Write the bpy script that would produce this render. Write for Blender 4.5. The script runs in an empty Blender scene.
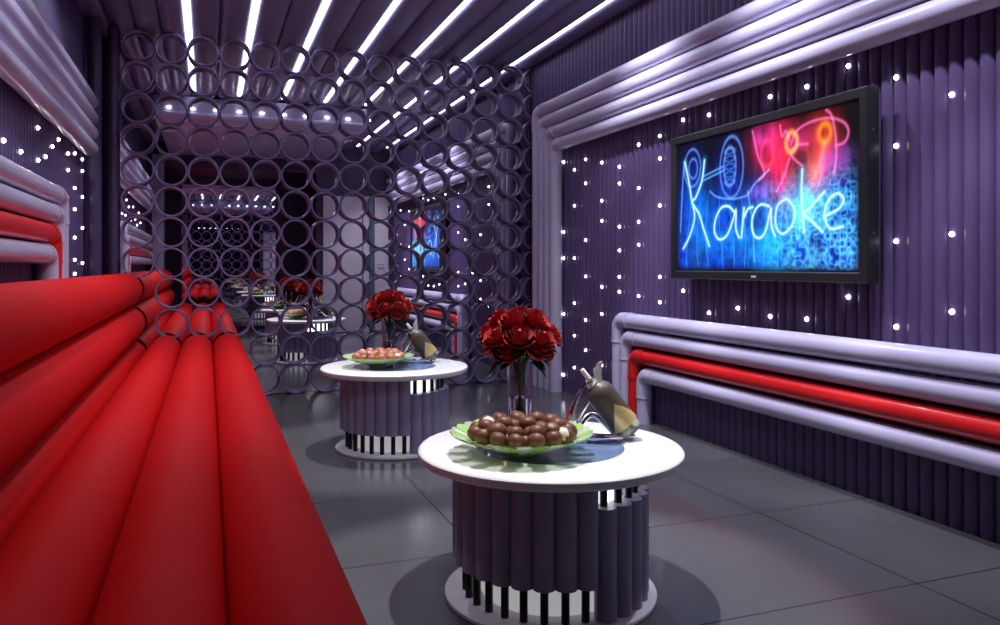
import bpy, bmesh, math, random
import numpy as np
from mathutils import Vector, Matrix, Euler
random.seed(7)
S = bpy.context.scene
COL = S.collection
PI = math.pi

# ------------------------------------------------------------------ room sizes (metres)
XL, XR = -0.88, 2.92          # faces of the fluted side walls
YB, YF = 6.965, 0.95          # end mirror, front wall
YA = -0.42                    # alcove mirror behind the viewer
ZC = 3.0                      # ceiling
FL = 0.0705                   # pitch of the wall flutes

# ------------------------------------------------------------------ materials
def mat(name, color=(.8, .8, .8), rough=.5, metal=0, spec=.5, emit=None, estr=0, trans=0, ior=1.45,
        coat=0, sheen=0, bump=None, var=None):
    m = bpy.data.materials.new(name); m.use_nodes = True
    nt = m.node_tree; b = nt.nodes['Principled BSDF']
    b.inputs['Base Color'].default_value = (*color, 1)
    b.inputs['Roughness'].default_value = rough
    b.inputs['Metallic'].default_value = metal
    b.inputs['Specular IOR Level'].default_value = spec
    b.inputs['IOR'].default_value = ior
    b.inputs['Transmission Weight'].default_value = trans
    b.inputs['Coat Weight'].default_value = coat
    b.inputs['Sheen Weight'].default_value = sheen
    if emit:
        b.inputs['Emission Color'].default_value = (*emit, 1)
        b.inputs['Emission Strength'].default_value = estr
    if bump or var:
        tc = nt.nodes.new('ShaderNodeTexCoord')
        n = nt.nodes.new('ShaderNodeTexNoise')
        nt.links.new(tc.outputs['Object'], n.inputs['Vector'])
        n.inputs['Scale'].default_value = (bump or var)[0]
        n.inputs['Detail'].default_value = 4
        if bump:
            bp = nt.nodes.new('ShaderNodeBump'); bp.inputs['Strength'].default_value = bump[1]
            bp.inputs['Distance'].default_value = .01
            nt.links.new(n.outputs['Fac'], bp.inputs['Height'])
            nt.links.new(bp.outputs['Normal'], b.inputs['Normal'])
        if var:
            mx = nt.nodes.new('ShaderNodeMix'); mx.data_type = 'RGBA'
            mx.inputs[6].default_value = (*color, 1)
            mx.inputs[7].default_value = (*var[1], 1)
            nt.links.new(n.outputs['Fac'], mx.inputs[0])
            nt.links.new(mx.outputs[2], b.inputs['Base Color'])
    return m

M = {}
M['wall'] = mat('purple_flute_paint', (.080, .052, .140), .42, var=(3, (.098, .066, .165)))
M['wall_dark'] = mat('dark_purple_paint', (.05, .035, .08), .5)
M['column'] = mat('purple_column_paint', (.06, .04, .10), .4)
M['ceiling'] = mat('ceiling_tube_paint', (.185, .175, .30), .32, spec=.5)
M['soffit'] = mat('soffit_paint', (.34, .31, .46), .4)
M['pipe'] = mat('lavender_lacquer', (.50, .47, .64), .26, spec=.6, coat=.3)
M['pipe_red'] = mat('red_lacquer', (.62, .012, .014), .3, spec=.5, coat=.2)
M['ring'] = mat('ring_purple_lacquer', (.18, .15, .29), .38, spec=.4)
M['mirror'] = mat('mirror_silver', (.80, .78, .84), .0, metal=1)
M['sofa'] = mat('red_upholstery', (.62, .008, .009), .55, spec=.10)
M['sofa_base'] = mat('sofa_plinth_black', (.012, .010, .014), .5)
M['white'] = mat('white_lacquer', (.84, .84, .86), .22, spec=.5, coat=.2)
M['black'] = mat('black_rod_paint', (.008, .008, .010), .3)
M['tube'] = mat('grey_violet_tube_paint', (.33, .30, .45), .36)
M['core'] = mat('white_core_glow', (.9, .9, .92), .4, emit=(1, .98, 1), estr=.30)  # weak glow put in to brighten the white interior of the drum
M['core_hot'] = mat('white_light_ring', (.9, .9, .92), .4, emit=(1, .98, 1), estr=2.2)
M['inset'] = mat('blue_grey_glass_disc', (.10, .17, .34), .12, spec=.8, coat=.4, var=(14, (.20, .28, .46)))
M['strip'] = mat('ceiling_light_tube', (1, 1, 1), .5, emit=(.84, .82, 1), estr=8.5)
M['led'] = mat('white_led', (1, 1, 1), .5, emit=(.95, .9, 1), estr=14)
M['tv'] = mat('tv_black_plastic', (.018, .018, .020), .35, spec=.5)
M['tv_inner'] = mat('tv_black_inner', (.004, .004, .005), .25)
M['chrome'] = mat('polished_chrome', (.78, .78, .82), .12, metal=1)
M['rose'] = mat('dark_red_petal', (.30, .004, .006), .5, sheen=.1, var=(30, (.45, .010, .014)))
M['leaf'] = mat('dark_green_leaf', (.015, .055, .018), .45)
M['stem'] = mat('green_stem', (.03, .09, .03), .5)
M['fruit'] = mat('brown_fruit_skin', (.075, .024, .010), .45, var=(38, (.20, .075, .034)))
M['fruit_red'] = mat('red_brown_fruit_skin', (.30, .05, .03), .4, var=(38, (.60, .30, .18)))
M['fruit_flesh'] = mat('pale_fruit_flesh', (.78, .66, .52), .4)
M['bowl_green'] = mat('green_glass', (.42, .74, .20), .15, spec=.6, trans=.25)
M['bowl_clear'] = mat('frosted_pale_glass', (.86, .93, .78), .1, trans=.9)
M['label'] = mat('brown_bottle_label', (.055, .042, .032), .4, var=(40, (.11, .085, .065)))
M['gold'] = mat('gold_label_paper', (.62, .45, .14), .35, metal=.3, var=(60, (.75, .60, .28)))
M['bottle'] = mat('grey_green_glass', (.52, .54, .44), .06, trans=.75, ior=1.4)
M['foil'] = mat('pale_foil', (.66, .64, .56), .3, metal=.4)
M['cork'] = mat('white_stopper', (.85, .83, .80), .4)
M['door'] = mat('pale_door_paint', (.62, .58, .64), .4)
M['door_glass'] = mat('teal_tinted_strip', (.06, .16, .22), .1, spec=.7)
M['grey'] = mat('grey_pillar_paint', (.42, .40, .52), .4)
M['rose_sepal'] = M['leaf']
def glass(name, color, rough=.02, ior=1.25):
    m = mat(name, color, rough, trans=1, ior=ior); return m
def thin_glass(name, tint, gloss=.25, rough=.03, milky=0):
    m = bpy.data.materials.new(name); m.use_nodes = True; nt = m.node_tree; nt.nodes.clear()
    out = nt.nodes.new('ShaderNodeOutputMaterial'); mx = nt.nodes.new('ShaderNodeMixShader')
    tr = nt.nodes.new('ShaderNodeBsdfTransparent'); tr.inputs[0].default_value = (*tint, 1)
    gl = nt.nodes.new('ShaderNodeBsdfGlossy'); gl.inputs['Roughness'].default_value = rough
    lw = nt.nodes.new('ShaderNodeLayerWeight'); lw.inputs[0].default_value = gloss
    nt.links.new(lw.outputs['Facing'], mx.inputs[0]); nt.links.new(tr.outputs[0], mx.inputs[1]); nt.links.new(gl.outputs[0], mx.inputs[2])
    if milky:
        df = nt.nodes.new('ShaderNodeBsdfDiffuse'); df.inputs[0].default_value = (.88, .94, .80, 1); m2 = nt.nodes.new('ShaderNodeMixShader'); m2.inputs[0].default_value = milky
        nt.links.new(mx.outputs[0], m2.inputs[1]); nt.links.new(df.outputs[0], m2.inputs[2]); mx = m2
    nt.links.new(mx.outputs[0], out.inputs[0]); return m
M['bowl_clear'] = thin_glass('clear_bowl_glass', (.92, .98, .84), .3, milky=.30)
M['vase'] = glass('clear_vase_glass', (.80, .78, .86))
M['water'] = glass('vase_water', (.85, .75, .82), .05, 1.33)

def floor_mat():
    m = mat('charcoal_floor_tile', (.085, .085, .092), .16, spec=.5)
    nt = m.node_tree; b = nt.nodes['Principled BSDF']
    geo = nt.nodes.new('ShaderNodeNewGeometry'); sep = nt.nodes.new('ShaderNodeSeparateXYZ')
    nt.links.new(geo.outputs['Position'], sep.inputs[0])
    def line(out, off, pitch):
        a = nt.nodes.new('ShaderNodeMath'); a.operation = 'SUBTRACT'; a.inputs[1].default_value = off
        w = nt.nodes.new('ShaderNodeMath'); w.operation = 'PINGPONG'; w.inputs[1].default_value = pitch / 2
        g = nt.nodes.new('ShaderNodeMath'); g.operation = 'LESS_THAN'; g.inputs[1].default_value = .0035
        nt.links.new(out, a.inputs[0]); nt.links.new(a.outputs[0], w.inputs[0]); nt.links.new(w.outputs[0], g.inputs[0])
        return g
    gx = line(sep.outputs['X'], .97, 1.33); gy = line(sep.outputs['Y'], 2.02, .83)
    mx = nt.nodes.new('ShaderNodeMath'); mx.operation = 'MAXIMUM'
    nt.links.new(gx.outputs[0], mx.inputs[0]); nt.links.new(gy.outputs[0], mx.inputs[1])
    n = nt.nodes.new('ShaderNodeTexNoise'); n.inputs['Scale'].default_value = 2.2; n.inputs['Detail'].default_value = 6
    nt.links.new(geo.outputs['Position'], n.inputs['Vector'])
    c1 = nt.nodes.new('ShaderNodeMix'); c1.data_type = 'RGBA'
    c1.inputs[6].default_value = (.070, .070, .076, 1); c1.inputs[7].default_value = (.10, .10, .108, 1)
    nt.links.new(n.outputs['Fac'], c1.inputs[0])
    c2 = nt.nodes.new('ShaderNodeMix'); c2.data_type = 'RGBA'; c2.inputs[7].default_value = (.022, .022, .024, 1)
    nt.links.new(c1.outputs[2], c2.inputs[6]); nt.links.new(mx.outputs[0], c2.inputs[0])
    nt.links.new(c2.outputs[2], b.inputs['Base Color'])
    r = nt.nodes.new('ShaderNodeMapRange'); r.inputs[3].default_value = .12; r.inputs[4].default_value = .26
    nt.links.new(n.outputs['Fac'], r.inputs[0]); nt.links.new(r.outputs[0], b.inputs['Roughness'])
    return m
M['floor'] = floor_mat()

# ------------------------------------------------------------------ mesh helpers
def link(name, bm, m, parent=None, smooth=True, loc=None):
    me = bpy.data.meshes.new(name)
    bm.normal_update(); bm.to_mesh(me); bm.free()
    for mm in (m if isinstance(m, (list, tuple)) else [m]): me.materials.append(mm)
    for p in me.polygons: p.use_smooth = smooth
    if smooth:
        try: me.set_sharp_from_angle(angle=math.radians(38))
        except Exception: pass
    o = bpy.data.objects.new(name, me); COL.objects.link(o)
    if parent: o.parent = parent
    if loc: o.location = loc
    return o
def thing(name, label, cat, loc=(0, 0, 0), rz=0, group=None):
    o = bpy.data.objects.new(name, None); COL.objects.link(o)
    o.location = loc; o.rotation_euler = (0, 0, rz); o.empty_display_size = .1
    o['label'] = label; o['category'] = cat
    if group: o['group'] = group
    return o
def tag(o, label, cat, group=None):
    o['label'] = label; o['category'] = cat
    if group: o['group'] = group
    return o
def struct(name, bm, m, smooth=False, label=None):
    o = link(name, bm, m, None, smooth); o['kind'] = 'structure'
    if label: o['label'] = label
    return o
def box(bm, x0, x1, y0, y1, z0, z1, bev=0, mi=0):
    v = [bm.verts.new(p) for p in ((x0,y0,z0),(x1,y0,z0),(x1,y1,z0),(x0,y1,z0),(x0,y0,z1),(x1,y0,z1),(x1,y1,z1),(x0,y1,z1))]
    fs = [bm.faces.new([v[i] for i in q]) for q in ((0,3,2,1),(4,5,6,7),(0,1,5,4),(1,2,6,5),(2,3,7,6),(3,0,4,7))]
    for f in fs: f.material_index = mi
    if bev:
        es = list({e for f in fs for e in f.edges})
        bmesh.ops.bevel(bm, geom=es, offset=bev, segments=2, profile=.6, affect='EDGES')
    return fs
def lathe(bm, prof, n=32, c=(0, 0, 0), mi=0, caps=True, M4=None):
    rings = []
    for r, z in prof:
        ring = []
        for i in range(n):
            a = 2 * PI * i / n
            p = Vector((r * math.cos(a), r * math.sin(a), z))
            if M4: p = M4 @ p
            ring.append(bm.verts.new(p + Vector(c)))
        rings.append(ring)
    for a, b in zip(rings, rings[1:]):
        for i in range(n):
            f = bm.faces.new((a[i], a[(i + 1) % n], b[(i + 1) % n], b[i])); f.material_index = mi
    if caps:
        f = bm.faces.new(rings[0][::-1]); f.material_index = mi
        f = bm.faces.new(rings[-1]); f.material_index = mi
    return rings
def frames(pts):
    pts = [Vector(p) for p in pts]; T = []
    for i in range(len(pts)):
        a = pts[max(0, i - 1)]; b = pts[min(len(pts) - 1, i + 1)]
        T.append((b - a).normalized())
    up = Vector((0, 0, 1)) if abs(T[0].z) < .9 else Vector((1, 0, 0))
    n = T[0].cross(up).normalized(); out = []
    for t in T:
        n = (n - t * n.dot(t)).normalized(); out.append((t, n, t.cross(n).normalized()))
    return pts, out
def sweep(bm, pts, r, n=20, mi=0, caps=True):
    pts, fr = frames(pts); rings = []
    for k, (p, (t, a, b)) in enumerate(zip(pts, fr)):
        rr = r[k] if isinstance(r, (list, tuple)) else r
        rings.append([bm.verts.new(p + (a * math.cos(2*PI*i/n) + b * math.sin(2*PI*i/n)) * rr) for i in range(n)])
    for A, B in zip(rings, rings[1:]):
        for i in range(n):
            f = bm.faces.new((A[i], B[i], B[(i+1) % n], A[(i+1) % n])); f.material_index = mi
    if caps:
        bm.faces.new(rings[0]).material_index = mi; bm.faces.new(rings[-1][::-1]).material_index = mi
def ribbon(bm, pts, wdir, w, t, mi=0):
    """flat strap of width w along a path, thickness t"""
    pts = [Vector(p) for p in pts]; W = Vector(wdir).normalized(); rings = []
    for i, p in enumerate(pts):
        T = (pts[min(i+1, len(pts)-1)] - pts[max(i-1, 0)]).normalized()
        N = T.cross(W).normalized()
        ww = w[i] if isinstance(w, (list, tuple)) else w
        rings.append([bm.verts.new(p + W*ww*sx + N*t*sn) for sx, sn in ((-.5,-.5),(.5,-.5),(.5,.5),(-.5,.5))])
    for A, B in zip(rings, rings[1:]):
        for i in range(4): bm.faces.new((A[i], A[(i+1) % 4], B[(i+1) % 4], B[i])).material_index = mi
    bm.faces.new(rings[0][::-1]); bm.faces.new(rings[-1])
def copy_tree(o, parent=None):
    c = o.copy(); COL.objects.link(c)
    if parent: c.parent = parent
    for ch in list(o.children): copy_tree(ch, c)
    return c

# ------------------------------------------------------------------ the setting
def flute_wall(name, xf, side, y0, y1, z0, z1, m):
    """fluted wall: half-round ribs along z; side=+1 bulges towards +X"""
    bm = bmesh.new(); n = int(round((y1 - y0) / FL)); seg = 7; r = FL / 2; cols = []
    for k in range(n):
        yc = y0 + (k + .5) * FL
        for i in range(seg + 1):
            if k and i == 0: continue
            a = PI * i / seg
            cols.append((xf - side * r * 1.0 + side * r * (math.sin(a) * .86), yc - r * math.cos(a)))
    lo = [bm.verts.new((x, y, z0)) for x, y in cols]; hi = [bm.verts.new((x, y, z1)) for x, y in cols]
    for i in range(len(cols) - 1):
        q = (lo[i], lo[i+1], hi[i+1], hi[i])
        bm.faces.new(q if side < 0 else q[::-1])
    # solid back
    xb = xf - side * (r + .10)
    b0, b1 = bm.verts.new((xb, y0, z0)), bm.verts.new((xb, y0 + n*FL, z0))
    t0, t1 = bm.verts.new((xb, y0, z1)), bm.verts.new((xb, y0 + n*FL, z1))
    bm.faces.new((b0, t0, t1, b1))
    bm.faces.new((lo[0], hi[0], t0, b0)); bm.faces.new((lo[-1], b1, t1, hi[-1]))
    return struct(name, bm, m, True)
flute_wall('wall_right', XR, -1, YF, YF + FL * 86, 0, ZC + .09, M['wall'])
flute_wall('wall_left', XL, 1, YF, YF + FL * 86, 0, ZC + .09, M['wall'])

bm = bmesh.new(); box(bm, -1.1, 3.15, YA - .15, 7.1, -.12, 0); struct('floor', bm, M['floor'])

# ceiling: shallow half-round tubes running the length of the room, gaps where the light strips sit
STRIPS = [-.152 + .4835 * k for k in range(7)]
bm = bmesh.new()
box(bm, -1.1, 3.15, YA - .15, 7.1, ZC + .09, ZC + .2)
def half_tube(bm, xc, w, y0, y1, zb=3.006, h=.06, n=12):
    A = []; B = []
    for i in range(n + 1):
        a = PI * i / n
        x = xc - w * math.cos(a); z = zb + h * (1 - math.sin(a) ** .8)
        A.append(bm.verts.new((x, y0, z))); B.append(bm.verts.new((x, y1, z)))
    for i in range(n): bm.faces.new((A[i], B[i], B[i+1], A[i+1]))
    for L in (A, B):
        a = bm.verts.new((xc - w, L[0].co.y, ZC + .095)); b = bm.verts.new((xc + w, L[0].co.y, ZC + .095))
        bm.faces.new([a] + L + [b])
edges = [XL - .05] + [s + d for s in STRIPS for d in (-.0175, .0175)] + [XR + .04]
for a, b in zip(edges[0::2], edges[1::2]):
    k = max(1, round((b - a) / .215)); w = (b - a) / k
    for i in range(k): half_tube(bm, a + (i + .5) * w, w / 2, YF - .2, YB - .001)
struct('ceiling', bm, M['ceiling'], True)

# far end wall with the mirror on it
bm = bmesh.new(); box(bm, -1.1, 3.15, YB + .012, 7.1, 0, ZC + .09); struct('wall_back', bm, M['wall_dark'])
bm = bmesh.new(); box(bm, XL + .01, XR - .01, YB, YB + .011, .002, ZC + .085)
tag(link('wall_mirror', bm, M['mirror'], None, False), 'full height mirror covering the end wall behind the purple ring screen', 'mirror')

# front wall pieces (behind the viewer, seen in the mirror)
bm = bmesh.new()
box(bm, 1.66, XR + .1, YF - .14, YF, 0, ZC + .09)          # right pier holding the door
box(bm, XL - .1, 1.66, YF - .14, YF, 2.62, ZC + .09)        # lintel over the opening
box(bm, -1.02, -.62, YF - .14, YF, 0, 2.62)
struct('wall_front', bm, M['wall_dark'])
bm = bmesh.new(); box(bm, -1.02, 1.80, YA - .1, YA, 0, 2.62); struct('wall_alcove', bm, M['wall_dark'])
bm = bmesh.new(); box(bm, -1.02, -.90, YA, YF - .14, 0, 2.62); struct('wall_alcove_left', bm, M['wall_dark'])
bm = bmesh.new(); box(bm, 1.70, 1.80, YA, YF - .14, 0, 2.62); struct('wall_alcove_right', bm, M['wall_dark'])
bm = bmesh.new(); box(bm, -1.02, 1.80, YA - .1, YF - .14, 2.62, 2.72); struct('ceiling_alcove', bm, M['wall_dark'])
bm = bmesh.new(); box(bm, -.42, 1.12, YA + .001, YA + .012, .05, 2.5)
tag(link('wall_mirror', bm, M['mirror'], None, False), 'tall mirror in the alcove facing the ring screen, seen only as a reflection', 'mirror')
# grey pillar on the left of the opening
bm = bmesh.new(); box(bm, -.80, -.63, YF + .005, YF + .06, 0, 2.80, .006)
o = struct('trim_1', bm, M['grey'], True)
# pale door on the front wall
door = thing('door_1', 'pale grey door with a narrow teal strip, seen reflected through the rings', 'door', (0, YF, 0))
del door['category']; door['kind'] = 'structure'
bm = bmesh.new(); box(bm, 2.42, 2.52, .002, .03, 0, 2.26, .003); link('door_frame', bm, M['door'], door)
bm = bmesh.new(); box(bm, 1.76, 2.40, .002, .045, .01, 2.25, .004); link('door_leaf', bm, M['door'], door)
bm = bmesh.new(); box(bm, 2.53, 2.60, .002, .03, .01, 2.25, .002); link('glass_strip', bm, M['door_glass'], door)
bm = bmesh.new(); box(bm, 2.61, 2.84, .002, .045, .01, 2.25, .004); s2 = link('side_leaf', bm, M['door'], door)
bm = bmesh.new(); sweep(bm, [(2.66, .045, 1.12), (2.66, .08, 1.12), (2.76, .08, 1.12)], .008, 10); link('door_handle', bm, M['chrome'], s2)

# dropped soffit over the seating end of the room (only seen in the mirror)
sof = thing('ceiling_soffit', 'dropped pale purple soffit box under the ceiling with a row of lights on its edge', 'soffit', (0, 0, 0))
del sof['category']; sof['kind'] = 'structure'
bm = bmesh.new(); box(bm, -.56, 1.80, YF + .07, 4.52, 2.815, 3.0, .004); b0 = link('soffit_box', bm, M['soffit'], sof, False)
bm = bmesh.new()
for k in range(9):
    sweep(bm, [(-.56, 4.47 - k*.12, 2.812), (1.80, 4.47 - k*.12, 2.812)], .055, 12)
# soffit_ribs sit half inside the soffit underside
link('soffit_ribs', bm, M['pipe'], sof, True)
bm = bmesh.new()
for k in range(10):
    x = -.41 + k * .248; sweep(bm, [(x - .022, 4.532, 2.866), (x + .022, 4.532, 2.866)], .010, 8)
link('edge_lights', bm, M['led'], sof, True)

# ------------------------------------------------------------------ ceiling light strips
for k, x in enumerate(STRIPS):
    bm = bmesh.new()
    y0 = 4.55 if -.6 < x < 1.85 else 1.3
    sweep(bm, [(x, y0, 3.050), (x, YB - .002, 3.050)], .0165, 8)
    names = ['leftmost', 'second from the left', 'third from the left', 'middle', 'third from the right', 'second from the right', 'rightmost']
    t = link('ceiling_light_strip', bm, M['strip'])
    tag(t, f'long white light strip in a ceiling groove, {names[k]} of the seven', 'ceiling light', 'light strips between the ceiling tubes')

# ------------------------------------------------------------------ wall pipes
def bend(c0, d1, d2, r, n=10):
    """quarter arc from direction d1 into d2 around corner point c0"""
    d1, d2, c0 = Vector(d1), Vector(d2), Vector(c0)
    s = c0 - d1 * r; cen = s + d2 * r; out = []
    for i in range(n + 1):
        a = PI / 2 * i / n
        out.append(cen - d2 * r * math.cos(a) + d1 * r * math.sin(a))
    return out
def wall_pipe(x, z, ycor, ynear, r, m, label, zbot=0.0, br=None, group=None, sleeve=.09):
    t = thing('wall_pipe', label, 'pipe', (x, ycor, 0), 0, group)
    br = br or r * 1.25
    arc = bend((0, 0, z), (0, 1, 0), (0, 0, -1), br)
    bm = bmesh.new(); sweep(bm, [(0, ynear - ycor, z), (0, -br - sleeve, z)], r, 24); run = link('pipe_run', bm, m, t)
    bm = bmesh.new()
    sweep(bm, [(0, -br - sleeve, z)] + arc + [(0, 0, z - br - sleeve)], r * 1.05, 24); link('elbow', bm, m, t)
    bm = bmesh.new(); sweep(bm, [(0, 0, z - br - sleeve), (0, 0, zbot)], r, 24); drop = link('pipe_drop', bm, m, t)
    bm = bmesh.new(); sweep(bm, [(0, -br - sleeve - .006, z), (0, -br - sleeve + .006, z)], r * 1.11, 24); link('coupling', bm, m, run)
    bm = bmesh.new(); sweep(bm, [(0, 0, z - br - sleeve + .006), (0, 0, z - br - sleeve - .006)], r * 1.11, 24); link('coupling', bm, m, drop)
    return t
G1 = 'pipes of the low right wall rack'
for i, (z, yc, rr, m, nm) in enumerate([(.715, 5.10, .056, 'pipe', 'topmost lavender pipe'), (.595, 4.985, .053, 'pipe', 'second lavender pipe from the top'),
                       (.475, 4.87, .053, 'pipe_red', 'glossy red pipe'), (.352, 4.75, .053, 'pipe', 'lowest lavender pipe')]):
    wall_pipe(2.858, z - .012, yc, YF + .01, rr, M[m], f'{nm} of the low wall rack below the television', group=G1)
G2 = 'pipes of the high right wall rack'
for i, (z, yc) in enumerate([(2.522, 6.63), (2.402, 6.50), (2.282, 6.37), (2.162, 6.24)]):
    wall_pipe(2.862, z, yc, YF + .01, .0565, M['pipe'], ['topmost', 'second from the top', 'third from the top', 'lowest'][i] +
              ' lavender pipe above the television, turning down beside the ring screen', group=G2)
G3 = 'pipes of the left wall rack'
for i, (z, yc, m, nm) in enumerate([(1.508, 5.19, 'pipe', 'topmost white'), (1.394, 5.075, 'pipe', 'second white'), (1.280, 4.96, 'pipe_red', 'glossy red'), (1.166, 4.845, 'pipe', 'lowest white')]):
    wall_pipe(-.822, z, yc, YF + .07, .0535, M[m], f'{nm} pipe on the left wall just above the red sofa back', group=G3, zbot=1.02 if 0 else 0.0)
G4 = 'straight pipes high on the left wall'
for i, z in enumerate((2.312, 2.197, 2.082, 1.967)):
    bm = bmesh.new(); r = .0555
    ye = 6.50 - .0 * i
    n = 6; pts = [(-.815, YF + .07, z)] + [(-.815, ye - r + r*math.sin(PI/2*k/n), z) for k in range(n + 1)]
    rad = [r] + [max(.003, r * math.cos(PI/2*k/n)) for k in range(n + 1)]
    sweep(bm, pts, rad, 24)
    tag(link('wall_pipe', bm, M['pipe']), ['topmost', 'second from the top', 'third from the top', 'lowest'][i] +
        ' straight lavender pipe near the ceiling on the left wall, round ended', 'pipe', G4)
# round column in the far left corner
for x, y, r, l in ((-.713, 6.918, .044, 'round purple column in the far left corner touching the ring screen'),
                   (-.815, 6.67, .050, 'thinner dark column against the left wall beside the corner column')):
    bm = bmesh.new(); lathe(bm, [(r, 0), (r, 3.0)], 28, (x, y, 0)); tag(link('corner_column', bm, M['column']), l, 'column')

# ------------------------------------------------------------------ ring screen
RX, RZ, SX, SZ, YR = -.5315, 2.878, .2481, .25, 6.88
scr = thing('ring_screen', 'openwork screen of purple tube rings stacked from floor to ceiling before the end mirror', 'screen', (0, YR, 0))
def ring(bm, x, z, xmax=None, n=36):
    ro, ri, d = .1245, .1115, .068
    P = []
    for i in range(n):
        a = 2 * PI * i / n + .01
        P.append((math.cos(a), math.sin(a)))
    keep = [xmax is None or x + ro * c < xmax for c, s in P]
    R = []
    for (c, s), k in zip(P, keep):
        R.append([bm.verts.new((x + rr * c, yy, z + rr * s)) for rr, yy in ((ro, .003), (ro - .003, 0), (ri + .003, 0), (ri, .003), (ri, d), (ro, d))] if k else None)
    for i in range(n):
        A, B = R[i], R[(i + 1) % n]
        if A and B:
            for j in range(6): bm.faces.new((A[j], A[(j+1) % 6], B[(j+1) % 6], B[j]))
        elif A: bm.faces.new(A)
        elif B: bm.faces.new(B[::-1])
skip = {(0, r) for r in (8, 9, 10, 11)} | {(c, r) for c in (1, 2, 3) for r in (10, 11)}
bmR = bmesh.new()
for c in range(15):
    for r in range(12):
        if (c, r) in skip: continue
        x, z = RX + c * SX, RZ - r * SZ
        if c <= 8:
            bm = bmesh.new(); ring(bm, 0, 0); link('ring', bm, M['ring'], scr, True, (x, 0, z))
        else: ring(bmR, x, z, XR - .008 if c == 14 else None)
rest = link('ring', bmR, M['ring'], scr); rest['kind'] = 'stuff'

# ------------------------------------------------------------------ red sofa
sofa = thing('sofa', 'long red bolster sofa along the left wall running up to the ring screen', 'sofa', (0, 1.02, 0))
def bolster(x, z, rx, rz, y0, y1, n=40):
    bm = bmesh.new(); rings = []
    k = 7; e = .10
    st = [(e * (1 - math.cos(PI/2*i/k)), max(.02, math.sin(PI/2*i/k))) for i in range(k + 1)]
    seq = [(y0 + a, s) for a, s in st] + [(y0 + (y1 - y0) * t / 12, 1) for t in range(1, 12)] + [(y1 - .02 + .02 * (1 - s2), s2) for s2 in (1, .97)]
    for y, s in seq:
        ring_ = []
        for i in range(n):
            a = 2 * PI * i / n
            c, q = math.cos(a), math.sin(a)
            ring_.append(bm.verts.new((x + rx * s * c, y, z + rz * s * q)))
        rings.append(ring_)
    for A, B in zip(rings, rings[1:]):
        for i in range(n): bm.faces.new((A[i], A[(i+1) % n], B[(i+1) % n], B[i]))
    bm.faces.new(rings[0][::-1]); bm.faces.new(rings[-1])
    return bm
L_ = 6.87 - 1.02
for x in (-.322, -.084, .154): link('seat_bolster', bolster(x, .42, .119, .119, 0, L_), M['sofa'], sofa)
for x, z, r in ((-.628, .908, .135), (-.608, .640, .135), (-.590, .390, .122)):
    link('back_bolster', bolster(x, z, r, r, 0, L_), M['sofa'], sofa)
bm = bmesh.new(); box(bm, -.74, .22, .09, L_, 0, .33, .01); link('plinth', bm, M['sofa_base'], sofa)
bm = bmesh.new(); box(bm, -.755, -.64, .09, L_, .33, .92, .01); link('back_board', bm, M['sofa_base'], sofa)

# ------------------------------------------------------------------ television
TY0, TY1, TZ0, TZ1 = 2.715, 4.315, 1.020, 1.918
tv = thing('television', 'large black flat television on the right wall showing neon Karaoke lettering', 'television', (2.79, (TY0+TY1)/2, (TZ0+TZ1)/2))
W2, H2 = (TY1 - TY0) / 2, (TZ1 - TZ0) / 2
bm = bmesh.new()   # casing: frame with stepped opening, facing -X
def loop(x, w, h): return [bm.verts.new((x, y, z)) for y, z in ((-w, -h), (w, -h), (w, h), (-w, h))]
lo = [loop(.07, W2, H2), loop(.006, W2, H2), loop(0, W2 - .006, H2 - .006), loop(0, W2 - .045, H2 - .045), loop(.012, W2 - .052, H2 - .052)]
for A, B in zip(lo, lo[1:]):
    for i in range(4): bm.faces.new((A[i], B[i], B[(i+1) % 4], A[(i+1) % 4]))
bm.faces.new(lo[0]); casing = link('casing', bm, M['tv'], tv, False)
bm = bmesh.new(); box(bm, .012, .03, -W2 + .05, W2 - .05, -H2 + .05, H2 - .05); link('inner_panel', bm, M['tv_inner'], tv, False)
bm = bmesh.new(); box(bm, .070, .095, -.3, .3, -.2, .2); link('wall_mount', bm, M['tv'], tv, False)
bm = bmesh.new()
box(bm, -.0015, .001, -.037, .003, -H2 + .016, -H2 + .028)
link('maker_badge', bm, M['grey'], casing, False)
bm = bmesh.new()
bm.free()
for z in (.25, -.22):
    bm = bmesh.new(); sweep(bm, [(.035, -W2 - .003, z), (.035, -W2 + .004, z)], .006, 10); link('side_screw', bm, M['chrome'], casing)

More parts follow.
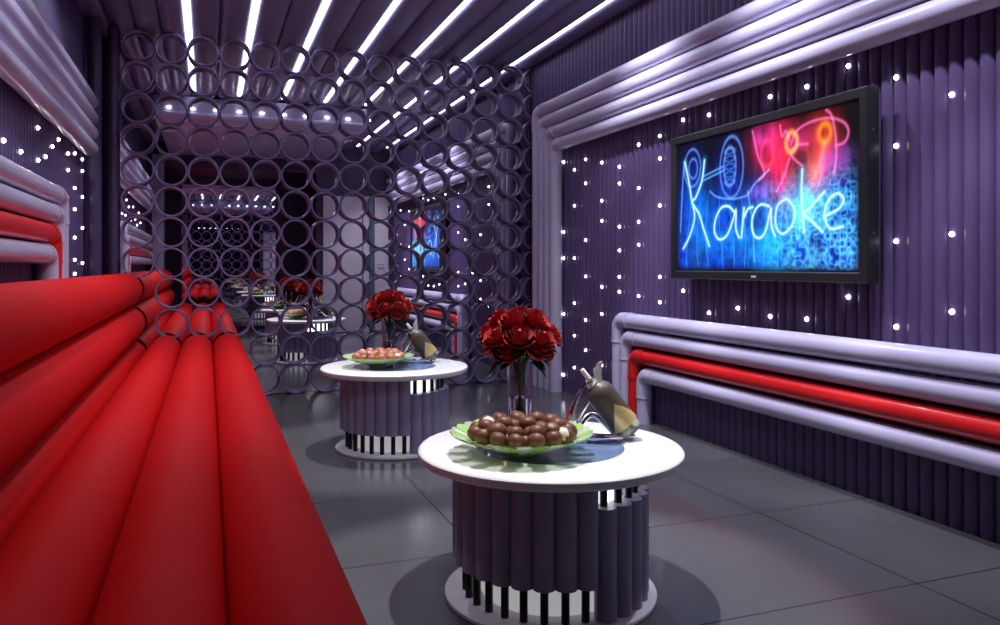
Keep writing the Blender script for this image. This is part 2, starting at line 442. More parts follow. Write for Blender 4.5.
# picture on the screen: painted per vertex, left of the picture = large Y
STK = {
 'K1': [(4.168,1.751),(4.128,1.632),(4.097,1.515),(4.065,1.4),(4.116,1.288),(4.185,1.21)],
 'K2': [(3.963,1.737),(3.989,1.618),(4.05,1.523),(4.089,1.492),(4.019,1.419),(3.974,1.328),(3.915,1.22)],
 'a': [(3.681,1.408),(3.732,1.443),(3.8,1.438),(3.853,1.376),(3.864,1.301),(3.818,1.256),(3.749,1.275),(3.698,1.347),(3.665,1.418),(3.665,1.314),(3.638,1.261)],
 'r': [(3.616,1.26),(3.606,1.331),(3.593,1.423),(3.593,1.372),(3.561,1.415),(3.521,1.424)],
 'a2': [(3.385,1.418),(3.451,1.433),(3.505,1.397),(3.527,1.328),(3.505,1.266),(3.451,1.254),(3.406,1.302),(3.371,1.408),(3.368,1.32),(3.342,1.26)],
 'o': [(3.258,1.447),(3.322,1.414),(3.334,1.318),(3.286,1.268),(3.217,1.303),(3.19,1.376),(3.231,1.436),(3.258,1.447)],
 'k1': [(3.138,1.586),(3.143,1.475),(3.138,1.364),(3.125,1.271)],
 'k2': [(2.987,1.461),(3.086,1.388),(3.125,1.363),(3.061,1.313),(2.999,1.266)],
 'e': [(2.975,1.345),(2.893,1.374),(2.865,1.416),(2.904,1.445),(2.963,1.415),(2.987,1.345),(2.951,1.281),(2.87,1.286)]}
BLUE = {
 'l1': [(3.907,1.544),(3.835,1.505),(3.698,1.483),(3.568,1.493),(3.505,1.548),(3.385,1.614)],
 'l2': [(3.981,1.639),(3.783,1.678)], 'l3': [(3.974,1.616),(3.773,1.655)],
 'l4': [(4.176,1.753),(4.197,1.57),(4.217,1.315)], 'l5': [(3.561,1.513),(3.521,1.327),(3.505,1.125)]}
PINK = {
 'p1': [(3.521,1.842),(3.499,1.768),(3.469,1.684),(3.421,1.599),(3.469,1.564)],
 'p2': [(3.3,1.835),(3.286,1.775),(3.258,1.799),(3.231,1.748)],
 'hat': [(3.217,1.727),(3.177,1.786),(3.086,1.814),(2.963,1.814),(2.87,1.78),(2.836,1.731),(2.858,1.683),(2.916,1.674)],
 'hair': [(2.975,1.855),(2.939,1.818),(2.916,1.718),(2.911,1.612),(2.928,1.544)],
 'dress': [(3.328,1.492),(3.272,1.563),(3.231,1.653)],
 'arm': [(3.138,1.604),(3.217,1.67),(3.177,1.712),(3.099,1.709)]}
NX, NZ = 380, 204
sy = np.linspace(TY1 - .055, TY0 + .055, NX); sz = np.linspace(TZ0 + .055, TZ1 - .055, NZ)
YY, ZZ = np.meshgrid(sy, sz)
rng = np.random.default_rng(3)
def vnoise(scale, seed):
    r = np.random.default_rng(seed); gx = int(1.5 * scale) + 3; gz = int(.8 * scale) + 3
    g = r.random((gz, gx)); u = (YY - YY.min()) * scale; v = (ZZ - ZZ.min()) * scale
    i, j = u.astype(int), v.astype(int); fu, fv = u - i, v - j; fu = fu*fu*(3-2*fu); fv = fv*fv*(3-2*fv)
    return (g[j, i]*(1-fu)+g[j, i+1]*fu)*(1-fv)+(g[j+1, i]*(1-fu)+g[j+1, i+1]*fu)*fv
def dist(poly):
    D = np.full(YY.shape, 9.)
    # Catmull-Rom resample
    P = np.array([poly[0]] + list(poly) + [poly[-1]], float); Q = []
    for k in range(1, len(P) - 2):
        for t in np.linspace(0, 1, 6, endpoint=False):
            Q.append(.5*((2*P[k])+(-P[k-1]+P[k+1])*t+(2*P[k-1]-5*P[k]+4*P[k+1]-P[k+2])*t*t+(-P[k-1]+3*P[k]-3*P[k+1]+P[k+2])*t**3))
    Q.append(P[-2])
    for a, b in zip(Q, Q[1:]):
        d = b - a; L2 = max(1e-9, d @ d)
        t = np.clip(((YY-a[0])*d[0]+(ZZ-a[1])*d[1])/L2, 0, 1)
        D = np.minimum(D, np.hypot(YY-a[0]-t*d[0], ZZ-a[1]-t*d[1]))
    return D
def blob(y, z, a, b, p=2): return np.exp(-(((YY-y)/a)**2+((ZZ-z)/b)**2)**(p/2))
def oval(y, z, a, b): return np.abs(np.hypot((YY-y)/a, (ZZ-z)/b) - 1) * min(a, b)
n1, n2, n3 = vnoise(7, 1), vnoise(20, 2), vnoise(42, 4)
ridge = lambda n, p: (1 - np.abs(2*n - 1))**p
ZK = ZZ; ZZ = ZZ * .22 + .8; streak = ridge(vnoise(26, 8), 2.5); ZZ = ZK      # tall vertical streaks
swirl = .8*ridge(vnoise(30, 5), 4) + .8*ridge(vnoise(47, 6), 3)
tex = np.clip(.30*n1+.30*n2+.55*streak, 0, 1)
R_ = np.zeros(YY.shape); G_ = R_.copy(); B_ = R_.copy()
def add(w, c):
    global R_, G_, B_
    R_ = R_ + w*c[0]; G_ = G_ + w*c[1]; B_ = B_ + w*c[2]
low = 1/(1+np.exp((ZZ-1.50-.03*(n1-.5))*22))            # lower two thirds glow blue
edge = np.clip((YY-YY.min())/.05, 0, 1)*np.clip((YY.max()-YY)/.06, 0, 1)*np.clip((ZZ-ZZ.min())/.04, 0, 1)
add(low*edge*(.12+.95*tex), (.0, .045, .85))
add(low*edge*swirl*.20, (.02, .30, 1.0))
add(blob(4.09, 1.60, .10, .18)*(.1+.9*tex), (.0, .06, .85)); add(blob(3.75, 1.62, .12, .15)*(.05+.8*tex), (0, .04, .6))
right = 1/(1+np.exp((YY-3.30)*14))
fine = np.clip(swirl*.75, 0, 1)
add(right*low*edge*fine, (.15, .80, 1.0)); add(blob(3.13, 1.40, .11, .11)*.75, (.20, .95, .95))
add(blob(3.62, 1.24, .26, .09)*edge*(.1+.7*tex), (.0, .38, 1.0))
add(blob(3.36, 1.20, .14, .10)*.6, (.0, .6, .9)); add(blob(4.0, 1.35, .10, .18)*.5, (0, .35, .9))
neg = 1 - .55*np.clip(n2*2.2-1.1, 0, 1)
R_, G_, B_ = R_*neg, G_*neg, B_*neg
add(blob(3.36, 1.74, .13, .11)*(.3+.9*tex), (1.0, .02, .12)); add(blob(3.29, 1.60, .09, .13)*(.4+.8*tex), (1.0, .01, .05))
add(blob(3.44, 1.79, .08, .06)*tex, (.8, .05, .5)); add(blob(3.01, 1.68, .10, .13)*(.3+.9*tex), (1.0, .06, .02))
add(blob(3.05, 1.56, .05, .08), (.9, .10, .03)); add(blob(3.14, 1.74, .09, .06)*tex, (.8, .03, .25))
add(blob(2.93, 1.60, .10, .06)*tex, (.45, .10, .9)); add(blob(3.44, 1.50, .10, .04)*tex, (.35, .15, .9))
for k, pl in BLUE.items(): add(np.exp(-(dist(pl)/.006)**2)*.75, (.12, .45, 1.0))
for (y, z, a, b) in ((4.089, 1.705, .085, .115), (3.705, 1.665, .105, .175), (3.72, 1.67, .055, .11), (4.08, 1.70, .045, .06)):
    add(np.exp(-(oval(y, z, a, b)/.006)**2)*.7, (.15, .30, 1.0))
for j in range(5): add(np.exp(-(oval(3.72, 1.58 + j*.045, .045, .016)/.004)**2)*.45, (.1, .35, 1.0))
for k, pl in PINK.items(): add(np.exp(-(dist(pl)/.007)**2)*.8, (.95, .15, .45))
add(np.exp(-(oval(3.215, 1.735, .04, .05)/.012)**2), (1.0, .42, .05)); add(np.exp(-(oval(2.985, 1.745, .038, .045)/.014)**2)*.9, (1.0, .25, .02))
add(np.exp(-(dist([(2.99, 1.70), (3.01, 1.62), (3.05, 1.55)])/.016)**2)*.8, (1.0, .22, .02))
add(np.exp(-(oval(3.40, 1.70, .05, .07)/.010)**2)*.6, (1.0, .05, .1))
for y in (4.02, 3.93, 3.80, 3.70, 3.60, 3.42, 3.30, 4.13):
    add(np.exp(-((YY-y-.02*np.sin(ZZ*9+y*7))/.004)**2)*low*edge*.35, (.1, .6, 1.0))
for k, pl in STK.items():
    d = dist(pl); add(np.exp(-(d/.020)**2)*.45, (.0, .45, 1.0)); w = np.exp(-(d/.0075)**4)
    tgt = (.70, 1.0, 1.0)
    R_ = R_*(1-w)+w*tgt[0]; G_ = G_*(1-w)+w*tgt[1]; B_ = B_*(1-w)+w*tgt[2]
RGB = np.clip(np.stack([R_, G_, B_], -1), 0.002, 1.0)
# a slightly darker purple cast lower left
me = bpy.data.meshes.new('screen')
vx = np.stack([np.full(YY.size, 0.), (YY - (TY0+TY1)/2).ravel(), (ZZ - (TZ0+TZ1)/2).ravel()], -1)
idx = np.arange(NX*NZ).reshape(NZ, NX)
quads = np.stack([idx[:-1, :-1], idx[:-1, 1:], idx[1:, 1:], idx[1:, :-1]], -1).reshape(-1, 4)
me.from_pydata(vx.tolist(), [], quads.tolist())
att = me.color_attributes.new('picture', 'FLOAT_COLOR', 'POINT')
att.data.foreach_set('color', np.concatenate([RGB.reshape(-1, 3), np.ones((NX*NZ, 1))], 1).astype(np.float32).ravel())
ms = bpy.data.materials.new('screen_picture'); ms.use_nodes = True; nt = ms.node_tree
b = nt.nodes['Principled BSDF']; b.inputs['Base Color'].default_value = (.005, .005, .006, 1); b.inputs['Roughness'].default_value = .2
ca = nt.nodes.new('ShaderNodeVertexColor'); ca.layer_name = 'picture'
nt.links.new(ca.outputs['Color'], b.inputs['Emission Color']); b.inputs['Emission Strength'].default_value = 1.0
me.materials.append(ms)
so = bpy.data.objects.new('screen', me); COL.objects.link(so); so.parent = tv; so.location = (.0105, 0, 0)

# ------------------------------------------------------------------ little lamps on the walls
RD = [(6.18,2.011),(5.97,1.92),(5.781,1.981),(5.781,1.783),(5.487,1.92),(5.21,1.853),(5.21,1.726),(4.935,1.98),(4.652,1.998),(4.652,1.843),(4.935,1.664),(5.97,1.614),(5.487,1.617),(4.652,1.518),(6.18,1.399),(5.487,1.458),(5.21,1.399),(4.935,1.421),(5.781,1.315),(4.935,1.254),(5.21,1.218),(6.18,1.169),(5.989,1.167),(5.487,.935),(5.781,1.014),(5.21,1.018),(5.21,.905),(4.652,1.025),(4.935,.883),(4.652,.85),(4.378,.937),(4.099,.808),(5.97,.784),(5.487,.719),(6.18,.678),(5.781,.654),(5.97,.507),(5.781,.405),(6.18,.146),(5.97,.235),(5.487,.313),(4.38,2.060),(4.095,2.041),(3.537,2.04),(3.257,2.035),(2.97,2.075),(2.677,1.955),(2.39,1.819),(2.677,1.645),(3.819,.852),(3.537,.82),(3.257,.823),(2.97,.949),(2.68,.824),(2.39,.908),(2.674,1.213),(2.39,1.234)]
# nearer part of the wall, only seen in the mirror
RD += [(2.10,1.95),(2.10,1.40),(2.10,1.05),(1.82,1.75),(1.82,1.20),(1.54,2.0),(1.54,1.45),(1.54,.95),(1.26,1.62),(1.26,1.1)]
LD = [(4.711,1.835),(3.995,1.655),(4.341,1.652),(4.711,1.663),(4.922,1.708),(5.138,1.794),(5.366,1.865),(5.667,1.827),(5.949,1.864),(6.276,1.867),(5.667,1.72),(6.276,1.783),(5.961,1.629),(6.276,1.596),(5.961,1.485),(6.276,1.374),(5.961,1.293),(5.961,1.142),(6.276,1.121),(5.961,1.047)]
LD = [(y*1.04, 1.1+(z-1.1)*1.04) for y, z in LD]
LD += [(4.02,1.86),(3.70,1.80),(3.42,1.66),(3.14,1.84),(2.86,1.70),(2.58,1.64),(2.30,1.82),(2.02,1.70)]
bm = bmesh.new(); lathe(bm, [(.011, 0), (.011, .004), (.009, .008), (.005, .011), (.001, .012)], 14, M4=Matrix.Rotation(-PI/2, 4, 'Y'))
lamp0 = link('wall_lamp', bm, M['led'])
def region(y, z, side):
    if side == 'L':
        return 'between the high pipes and the low pipes' if y < 5.25 else ('beside the bent pipe ends' if y < 6.1 else 'near the far corner')
    if y > 5.85: return 'in the rows nearest the ring screen'
    if y > 4.5: return 'between the ring screen and the television'
    if y < 2.72: return 'on the lit flutes right of the television'
    return 'above the television' if z > 1.5 else 'below the television'
first = True
for side, lst in (('R', RD), ('L', LD)):
    for y, z in lst:
        o = lamp0 if first else lamp0.copy()
        if not first: COL.objects.link(o)
        first = False
        x0 = XR - .004 if side == 'R' else XL + .004
        # lamps sit on the crown of the nearest flute
        yy = YF + (round((y - YF) / FL - .5) + .5) * FL
        o.location = (XR - .001 + FL*.5*.14 if side == 'R' else XL + .001 - FL*.5*.14, yy, z); o.rotation_euler = (0, 0, 0 if side == 'R' else PI)
        wn = 'right' if side == 'R' else 'left'
        rg = region(y, z, side)
        tag(o, f'tiny white lamp dot on the {wn} wall, {rg}', 'wall lamp', f'lamp dots on the {wn} wall {rg}')

# ------------------------------------------------------------------ tables
def make_table(loc, label):
    t = thing('round_table', label, 'table', loc)
    H = .493
    bm = bmesh.new(); lathe(bm, [(.30, H-.036), (.432, H-.036), (.440, H-.033), (.445, H-.026), (.445, H-.008), (.440, H-.002), (.432, H), (.262, H), (.260, H-.004), (.252, H-.004)], 96)
    link('tabletop', bm, M['white'], t)
    bm = bmesh.new(); lathe(bm, [(.250, H-.010), (.250, H-.0035)], 72); link('inset_disc', bm, M['inset'], t)
    bm = bmesh.new(); lathe(bm, [(.350, 0), (.356, .004), (.356, .014), (.350, .018), (.01, .018)], 72, caps=True); link('base_plate', bm, M['white'], t)
    bm = bmesh.new(); lathe(bm, [(.235, .018), (.235, .35)], 48); link('core', bm, M['core'], t)
    bm = bmesh.new(); lathe(bm, [(.24, .35), (.24, H-.036)], 48); link('light_ring', bm, M['core_hot'], t)
    N = 28; phi0 = math.radians(4.5)
    for k in range(N):
        ph = phi0 + (k + .5) * 2 * PI / N      # measured from -Y towards +X
        x, y = .295 * math.sin(ph), -.295 * math.cos(ph)
        right = k < N // 2
        z0, z1 = (.0185, .362) if right else (.128, H - .037)
        bm = bmesh.new(); lathe(bm, [(.0355, z0), (.0355, z1)], 16, (x, y, 0)); link('cladding_tube', bm, M['tube'], t)
        bm = bmesh.new()
        a = ph
        x2, y2 = .285 * math.sin(a), -.285 * math.cos(a)
        if right: lathe(bm, [(.013, z1 + .0005), (.013, H - .037)], 10, (x2, y2, 0))
        else: lathe(bm, [(.013, .0185), (.013, z0 - .0005)], 10, (x2, y2, 0))
        link('rod', bm, M['black'], t)
    return t
TN, TF = (1.085, 2.413), (1.068, 4.68)
make_table((*TN, 0), 'nearer round white table with a drum of violet tubes and black rods')
make_table((*TF, 0), 'farther round white table standing close to the ring screen')
TT = .4935

# ------------------------------------------------------------------ bowls of fruit
def bowl_profile(r): return .007 + .064 * (r / .228) ** 1.7
def make_bowl(loc, rz, label, s=1.0):
    t = thing('fruit_bowl', label, 'bowl', loc, rz)
    N = 28; SUB = 4
    for gi, nm in ((0, 'green_petal'), (1, 'clear_petal')):
        bm = bmesh.new()
        for k in range(gi, N, 2):
            cols = []
            for i in range(SUB + 1):
                a = 2 * PI * (k + i / SUB) / N; tt = i / SUB
                rim = .224 + .009 * math.sin(PI * tt)
                cols.append([[bm.verts.new((r * math.cos(a) * s, r * math.sin(a) * s, (bowl_profile(r) - off) * s)) for r in [.055 + (rim - .055) * q / 7 for q in range(8)]] for off in (0, .0045)])
            for A, B in zip(cols, cols[1:]):
                for q in range(7):
                    bm.faces.new((A[0][q], A[0][q+1], B[0][q+1], B[0][q])); bm.faces.new((A[1][q], B[1][q], B[1][q+1], A[1][q+1]))
                bm.faces.new((A[0][7], A[1][7], B[1][7], B[0][7])); bm.faces.new((A[0][0], B[0][0], B[1][0], A[1][0]))
            for C, fl in ((cols[0], 0), (cols[-1], 1)):
                for q in range(7):
                    f = (C[0][q], C[1][q], C[1][q+1], C[0][q+1]); bm.faces.new(f if not fl else f[::-1])
        p = link(nm, bm, M['bowl_green'] if gi == 0 else M['bowl_clear'], t)
        p['label'] = 'green glass stripes' if gi == 0 else 'clear glass stripes'
    bm = bmesh.new(); lathe(bm, [(.050*s, 0), (.057*s, 0.0005), (.057*s, .010*s), (.04*s, .013*s)], 32); link('bowl_foot', bm, M['bowl_green'], t)
    return t
def fruit_mesh(r, pale, seed):
    rd = random.Random(seed); bm = bmesh.new()
    bmesh.ops.create_uvsphere(bm, u_segments=18, v_segments=12, radius=r)
    for v in bm.verts:
        p = v.co.normalized()
        k = 1 + .035 * math.sin(5*p.x + seed) * math.cos(4*p.y + 1.3*seed)
        if p.z > .8: k -= .10 * (p.z - .8) / .2
        v.co = p * r * k; v.co.z *= .93
    if pale:
        for f in bm.faces:
            c = f.calc_center_median().normalized()
            if c.dot(Vector((-.5, -.6, .62)).normalized()) > .72: f.material_index = 1
    return bm
def pile(cx, cy, rz, r, m, group, label, seed, s=1.0):
    rd = random.Random(seed); pos = []
    k = s * r / .032
    for R, n, base, off in ((.150, 15, 0, .1), (.089, 9, 0, .4), (.0275, 3, 0, .2)):
        for i in range(n):
            a = 2*PI*(i + off)/n; RR = R*s
            pos.append((RR*math.cos(a), RR*math.sin(a), (bowl_profile(R))*s + r + .004))
    for R, n, off in ((.117, 11, .3), (.060, 6, .6)):
        for i in range(n):
            a = 2*PI*(i + off)/n
            pos.append((R*s*math.cos(a), R*s*math.sin(a), bowl_profile(R)*s + r*2.05 + .002))
    pos.append((.016*s, -.01, r*3.05 + .008)); pos.append((-.048*s, .03, r*2.95 + .008)); pos.append((.03*s, .055*s, r*2.9 + .008))
    meshes = []
    for j in range(4):
        pl = j == 3
        o = link('brown_fruit', fruit_mesh(r, pl, seed + j), [m, M['fruit_flesh']]); meshes.append(o)
    used = [0]*4
    for i, (x, y, z) in enumerate(pos):
        j = 3 if i % 9 == 4 else i % 3
        o = meshes[j] if not used[j] else meshes[j].copy()
        if used[j]: COL.objects.link(o)
        used[j] = 1
        o.location = (cx + x + rd.uniform(-.002, .002), cy + y + rd.uniform(-.002, .002), TT + z)
        o.rotation_euler = (rd.uniform(-.4, .4), rd.uniform(-.4, .4), rd.uniform(-.8, .8) if j == 3 else rd.uniform(0, 6))
        sc = rd.uniform(.86, 1.16); o.scale = (sc, sc, sc)
        lb = label
        gp = group
        if j == 3: lb = label.replace('round', 'half peeled').replace('whole', 'partly pale'); gp = group + ', half peeled ones'
        tag(o, lb, 'fruit', gp)
BN, BF = (.953, 2.345), (.965, 4.67)
make_bowl((*BN, TT), 0, 'wide green striped glass bowl full of brown fruit on the nearer table')
make_bowl((*BF, TT), .3, 'green striped glass bowl of reddish fruit on the farther table', .93)
pile(*BN, 0, .0285, M['fruit'], 'brown fruit in the near bowl', 'round brown fruit heaped in the green bowl on the nearer table', 11, 1.0)
pile(*BF, 0, .0255, M['fruit_red'], 'red brown fruit in the far bowl', 'round reddish brown fruit heaped in the bowl on the farther table', 31, .9)

# ------------------------------------------------------------------ vases and roses
def make_vase(loc, label):
    t = thing('glass_vase', label, 'vase', loc)
    bm = bmesh.new()
    lathe(bm, [(.001, .0), (.040, .0), (.042, .004), (.0425, .15), (.045, .245), (.0485, .262), (.0465, .262), (.042, .245), (.0395, .15), (.039, .014), (.001, .012)], 40, caps=False)
    link('vase_body', bm, M['vase'], t)
    bm = bmesh.new(); lathe(bm, [(.001, .0145), (.0385, .0145), (.0392, .13), (.001, .131)], 32, caps=False); link('water', bm, M['water'], t)
    return t
def bloom(seed, r=.046):
    rd = random.Random(seed); bm = bmesh.new()
    # layered cupped petals around a tight spiral bud
    layers = [(3, .34, .05, .62, .98), (3, .52, .15, .75, .92), (4, .72, .30, .85, .80), (4, .92, .55, .95, .60), (5, 1.06, .95, 1.0, .34)]
    for li, (n, rad, open_, wid, top) in enumerate(layers):
        for k in range(n):
            a0 = 2*PI*(k + .5*(li % 2) + rd.uniform(-.12, .12))/n; jz = rd.uniform(-.08, .08)
            nu, nv = 6, 5; g = []
            span = 2*PI/n * .92
            for j in range(nv + 1):
                v = j/nv; row = []
                for i in range(nu + 1):
                    u = i/nu*2 - 1
                    w = span*.66*(.55 + .62*math.sin(PI*min(1, v*.60 + .14)))
                    a = a0 + u*w
                    cup = rad*r*(.30 + .70*math.sin(v*PI*.5)**.8) + open_*.012*v**3
                    cup *= 1 - .05*u*u
                    z = r*(-.70 + v*(.70 + top) - .14*open_*v**3) - .26*r*u*u*v*v + jz*r*v
                    row.append(bm.verts.new((cup*math.cos(a), cup*math.sin(a), z)))
                g.append(row)
            for j in range(nv):
                for i in range(nu): bm.faces.new((g[j][i], g[j][i+1], g[j+1][i+1], g[j+1][i]))
    lathe(bm, [(.002, -.7*r), (.25*r, -.5*r), (.24*r, .3*r), (.15*r, .78*r), (.02*r, .85*r)], 10)
    return bm
blooms = []
def leaf_bm(L=.06, W=.022):
    bm = bmesh.new(); g = []
    for j in range(7):
        v = j/6; w = W*math.sin(PI*min(1, v*.96 + .02))**.8
        g.append([bm.verts.new((w*u, L*v, .006*math.sin(PI*v) - .25*abs(w*u) + t)) for t in (0,) for u in (-1, -.5, 0, .5, 1)])
    for A, B in zip(g, g[1:]):
        for i in range(4): bm.faces.new((A[i], A[i+1], B[i+1], B[i]))
    bmesh.ops.solidify(bm, geom=bm.faces[:], thickness=.0008)
    return bm
def bouquet(vx, vy, place, group, seed, proto=None):
    rd = random.Random(seed)
    zt = TT + .262
    heads = [(0, 0, .155)]
    for n, R, z, o in ((5, .062, .140, .2), (8, .105, .088, .5), (5, .088, .045, .1)):
        for i in range(n):
            a = 2*PI*(i + o)/n; heads.append((R*math.cos(a), R*math.sin(a), z + rd.uniform(-.008, .008)))
    made = []
    for i, (x, y, z) in enumerate(heads):
        lab = f'dark red rose with a green stem in the glass vase on the {place} table'
        tilt = Vector((x*5.5, y*5.5, 1 if i < 6 else .75)).normalized()
        q = Vector((0, 0, 1)).rotation_difference(tilt)
        r = thing('rose', lab, 'flower', (vx, vy, TT + .02), 0, group)
        # stem from inside the vase to the head (local coordinates)
        hp = Vector((x, y, .262 + z - .02))
        foot = Vector((-x*.22, -y*.22, .0)) if i else Vector((0.002, 0, 0))
        neck = Vector((x*.22, y*.22, .236)); under = hp - tilt*.030
        P = [foot.lerp(neck, k/4) for k in range(5)] + [neck.lerp(under, k/4) + Vector((0, 0, .010*math.sin(PI*k/4))) for k in range(1, 5)]
        bm = bmesh.new(); sweep(bm, P, .0028, 8); st = link('stem', bm, M['stem'], r)
        if len(blooms) < 5:
            b_ = link('bloom', bloom(100 + len(blooms)), M['rose'], r); blooms.append(b_.data)
        else:
            b_ = bpy.data.objects.new('bloom', blooms[i % 5]); COL.objects.link(b_); b_.parent = r
        b_.location = hp; b_.rotation_mode = 'QUATERNION'; b_.rotation_quaternion = q
        if i >= 6:
            for s_ in (0, 1):
                if s_ and i % 2: continue
                l = link('leaf', leaf_bm(.062 + .012*s_, .02), M['leaf'], st)
                l.location = under + Vector((0, 0, -.012*s_))
                ang = math.atan2(y, x) - PI/2 + (.5 if s_ else -.4)
                l.rotation_euler = (-.55 - .35*s_, 0, ang)
VN, VF = (1.062, 2.628), (1.08, 4.90)
make_vase((*VN, TT), 'clear glass vase of red roses standing on the nearer table')
make_vase((*VF, TT), 'clear glass vase of red roses standing on the farther table')
bouquet(*VN, 'nearer', 'red roses in the near vase', 5)
bouquet(*VF, 'farther', 'red roses in the far vase', 9)

# ------------------------------------------------------------------ bottle on a chrome cradle
def make_bottle(base, rz, place):
    """local frame: bottle leans in the x-z plane, bottom at the origin side +x, neck up towards -x"""
    th = math.radians(38)               # lean from vertical
    R = Matrix.Rotation(-th, 4, 'Y')
    t = thing('wine_bottle', f'short wrapped bottle with a gold label leaning in a chrome cradle on the {place} table', 'bottle', base, rz)
    lift = Vector((0, 0, .041*math.sin(th) + .0012))
    def L(prof, n=28, **k):
        bm = bmesh.new(); lathe(bm, prof, n, M4=Matrix.Translation(lift) @ R, **k); return bm
    link('bottle_body', L([(.002, .008), (.034, .003), (.045, 0), (.049, .007), (.050, .165), (.047, .185), (.036, .200), (.020, .212), (.0155, .220), (.0145, .238)]), M['bottle'], t)
    link('bottle_sleeve', L([(.0508, .040), (.0508, .166), (.0480, .186), (.0370, .2015), (.0212, .2135)], caps=False), M['label'], t)['label'] = 'dark brown label'
    bm = bmesh.new(); n = 20; A = []; B = []
    for i in range(n + 1):
        a = -PI*.92 + i/n*PI*.95
        top = .128 - .105*abs(i/n - .50)*2
        for lst, z in ((A, .034), (B, max(.038, top))):
            lst.append(bm.verts.new(Matrix.Translation(lift) @ R @ Vector((.0518*math.cos(a), .0518*math.sin(a), z))))
    for i in range(n): bm.faces.new((A[i], A[i+1], B[i+1], B[i]))
    link('gold_label', bm, M['gold'], t)['label'] = 'pointed gold label'
    link('stopper', L([(.0085, .236), (.0085, .276), (.007, .280)]), M['cork'], t)
    bm = bmesh.new()
    for sx in (1, -1):
        p0 = Vector((.012, 0, .205))
        pts = [R @ (p0 + Vector((.010 + (.045 if sx > 0 else .020)*q, .012*sx, .062*q - .010*q*q))) + lift for q in (0, .3, .6, .85, 1)]
        ribbon(bm, pts, R @ Vector((.9, .5, -.3)), [.020, .028, .032, .030, .024], .002)
    lathe(bm, [(.0205, .205), (.024, .217), (.0175, .226)], 20, M4=Matrix.Translation(lift) @ R, caps=False)
    link('foil_wings', bm, M['foil'], t)['label'] = 'pale foil bow'
    # cradle
    c = thing('bottle_cradle', f'curved chrome band stand holding the leaning bottle on the {place} table', 'bottle stand', base, rz)
    neck = R @ Vector((0, 0, .222)) + lift
    heel = Vector((neck.x - .080, .0, .0185))
    bm = bmesh.new(); pts = []
    p0, p1, p2 = Vector((neck.x - .022, 0, neck.z - .006)), Vector((neck.x - .085, 0, neck.z*.62)), heel
    for q in range(13):
        u = q/12; pts.append(p0*(1-u)**2 + p1*2*u*(1-u) + p2*u*u)
    rad = [.007 + .0105*q/12 for q in range(13)]
    for q in range(1, 13):
        u = q/12; pts.append(heel + Vector((.232*u, -.034*math.sin(PI*u), -.008*u))); rad.append(.0175 - .008*u)
    sweep(bm, pts, rad, 16); link('band', bm, M['chrome'], c)
    bm = bmesh.new(); pts = []
    for q in range(15):
        u = q/14; pts.append(heel + Vector((.022 + .150*u, .050*math.sin(PI*u) + .012, .062*math.sin(PI*u)**1.2 - .004)))
    sweep(bm, pts, .0105, 14); link('inner_loop', bm, M['chrome'], c)
    bm = bmesh.new(); pts = [heel + Vector((.040, .014, .01)), heel + Vector((.030, .008, .05)), Vector((neck.x - .012, .0, neck.z*.66)), Vector((neck.x + .004, 0, neck.z - .028))]
    sweep(bm, pts, [.009, .007, .006, .005], 12); link('brace', bm, M['chrome'], c)
    bm = bmesh.new(); ring_pts = []
    for i in range(21):
        a = 2*PI*i/20; ring_pts.append(R @ Vector((.0175*math.cos(a), .0175*math.sin(a), .229)) + lift)
    sweep(bm, ring_pts, .0026, 8); link('neck_ring', bm, M['chrome'], c)
make_bottle((1.385, 2.40, TT), math.radians(-12), 'nearer')
make_bottle((1.335, 4.78, TT), math.radians(5), 'farther')

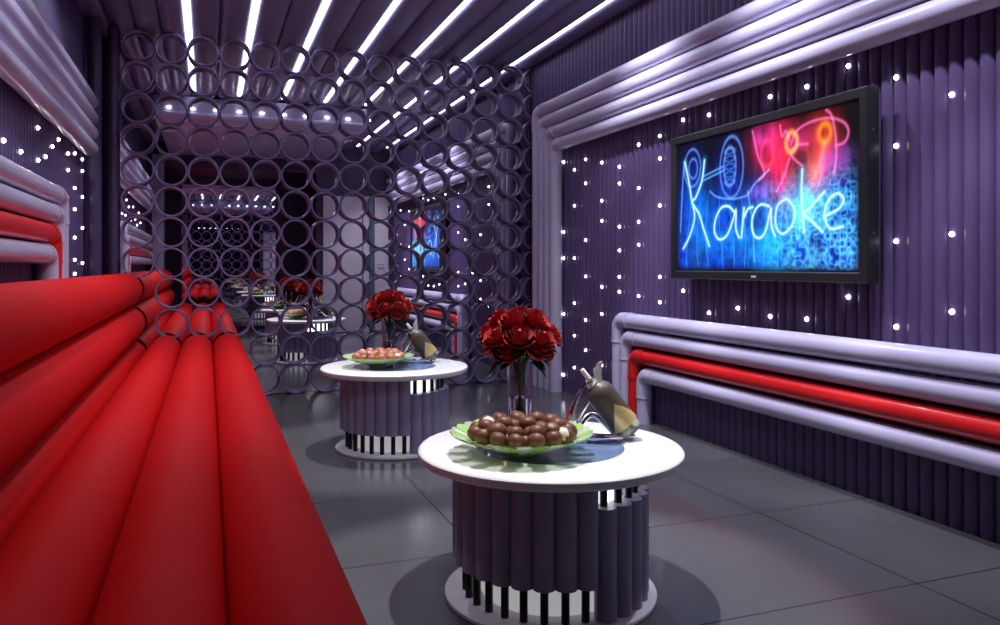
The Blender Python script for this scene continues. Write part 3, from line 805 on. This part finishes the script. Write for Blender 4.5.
# ------------------------------------------------------------------ lamps and added fill lights
def light(kind, name, loc, energy, color=(1, 1, 1), target=None, **k):
    d = bpy.data.lights.new(name, kind); d.energy = energy; d.color = color
    for a, v in k.items(): setattr(d, a, v)
    o = bpy.data.objects.new(name, d); COL.objects.link(o); o.location = loc
    if target:
        o.rotation_euler = (Vector(target) - Vector(loc)).to_track_quat('-Z', 'Y').to_euler()
    return o
COOL = (.86, .86, 1.0)
light('SPOT', 'table_spot', (1.12, 2.58, 2.72), 260, (1, .98, 1), (1.09, 2.44, .49), spot_size=math.radians(44), spot_blend=.35, shadow_soft_size=.012)
light('SPOT', 'table_spot', (1.09, 4.86, 2.98), 260, (1, .98, 1), (1.075, 4.70, .49), spot_size=math.radians(40), spot_blend=.35, shadow_soft_size=.012)
# ceiling spots washing the right wall
for y in (2.0, 3.3, 4.6): light('SPOT', 'wall_wash', (2.30, y, 2.97), 105, COOL, (2.75, y, .9), spot_size=math.radians(105), spot_blend=.8, shadow_soft_size=.03)
for y in (2.4, 4.2, 5.9): light('SPOT', 'sofa_fill', (.35, y, 2.75 if y < 4.6 else 2.96), 20 if y < 3 else 75, (1, .96, 1), (-.2, y, .5), spot_size=math.radians(95), spot_blend=.8, shadow_soft_size=.05)  # unseen fill spots that brighten the sofa, weakest at the near end
light('SPOT', 'front_spot', (.9, 1.25, 2.60), 40, COOL, (1.3, 4.6, .5), spot_size=math.radians(80), spot_blend=.8, shadow_soft_size=.0)

for y in (2.2, 3.4, 4.5): light('SPOT', 'bench_fill', (1.85, y, 2.97), 170, COOL, (2.86, y, .64), spot_size=math.radians(40), spot_blend=.7, shadow_soft_size=.02)  # added fill, no fixture: whitens the tops of the low right pipes
for y in (2.3, 3.7, 5.3): light('SPOT', 'left_wall_fill', (-.30, y, 2.72 if y < 4.6 else 2.96), 30, COOL, (-.80, y, 1.3), spot_size=math.radians(120), spot_blend=.8, shadow_soft_size=.03)  # added fill, no fixture: brightens the pipes on the left wall
w = bpy.data.worlds.new('World'); S.world = w; w.use_nodes = True
w.node_tree.nodes['Background'].inputs[0].default_value = (.10, .09, .14, 1)
w.node_tree.nodes['Background'].inputs[1].default_value = .15

# ------------------------------------------------------------------ camera
cd = bpy.data.cameras.new('camera'); cam = bpy.data.objects.new('camera', cd); COL.objects.link(cam)
cam.location = (0, 0, 1.10); cam.rotation_euler = (PI/2, 0, -.3585)
cd.sensor_width = 36; cd.lens = 779 * 36 / 1000; cd.shift_y = -.0465; cd.clip_start = .05; cd.clip_end = 100
S.camera = cam
S.view_settings.view_transform = 'Standard'; S.view_settings.look = 'None'
S.view_settings.exposure = 0; S.view_settings.gamma = 1
S.view_settings.use_curve_mapping = False
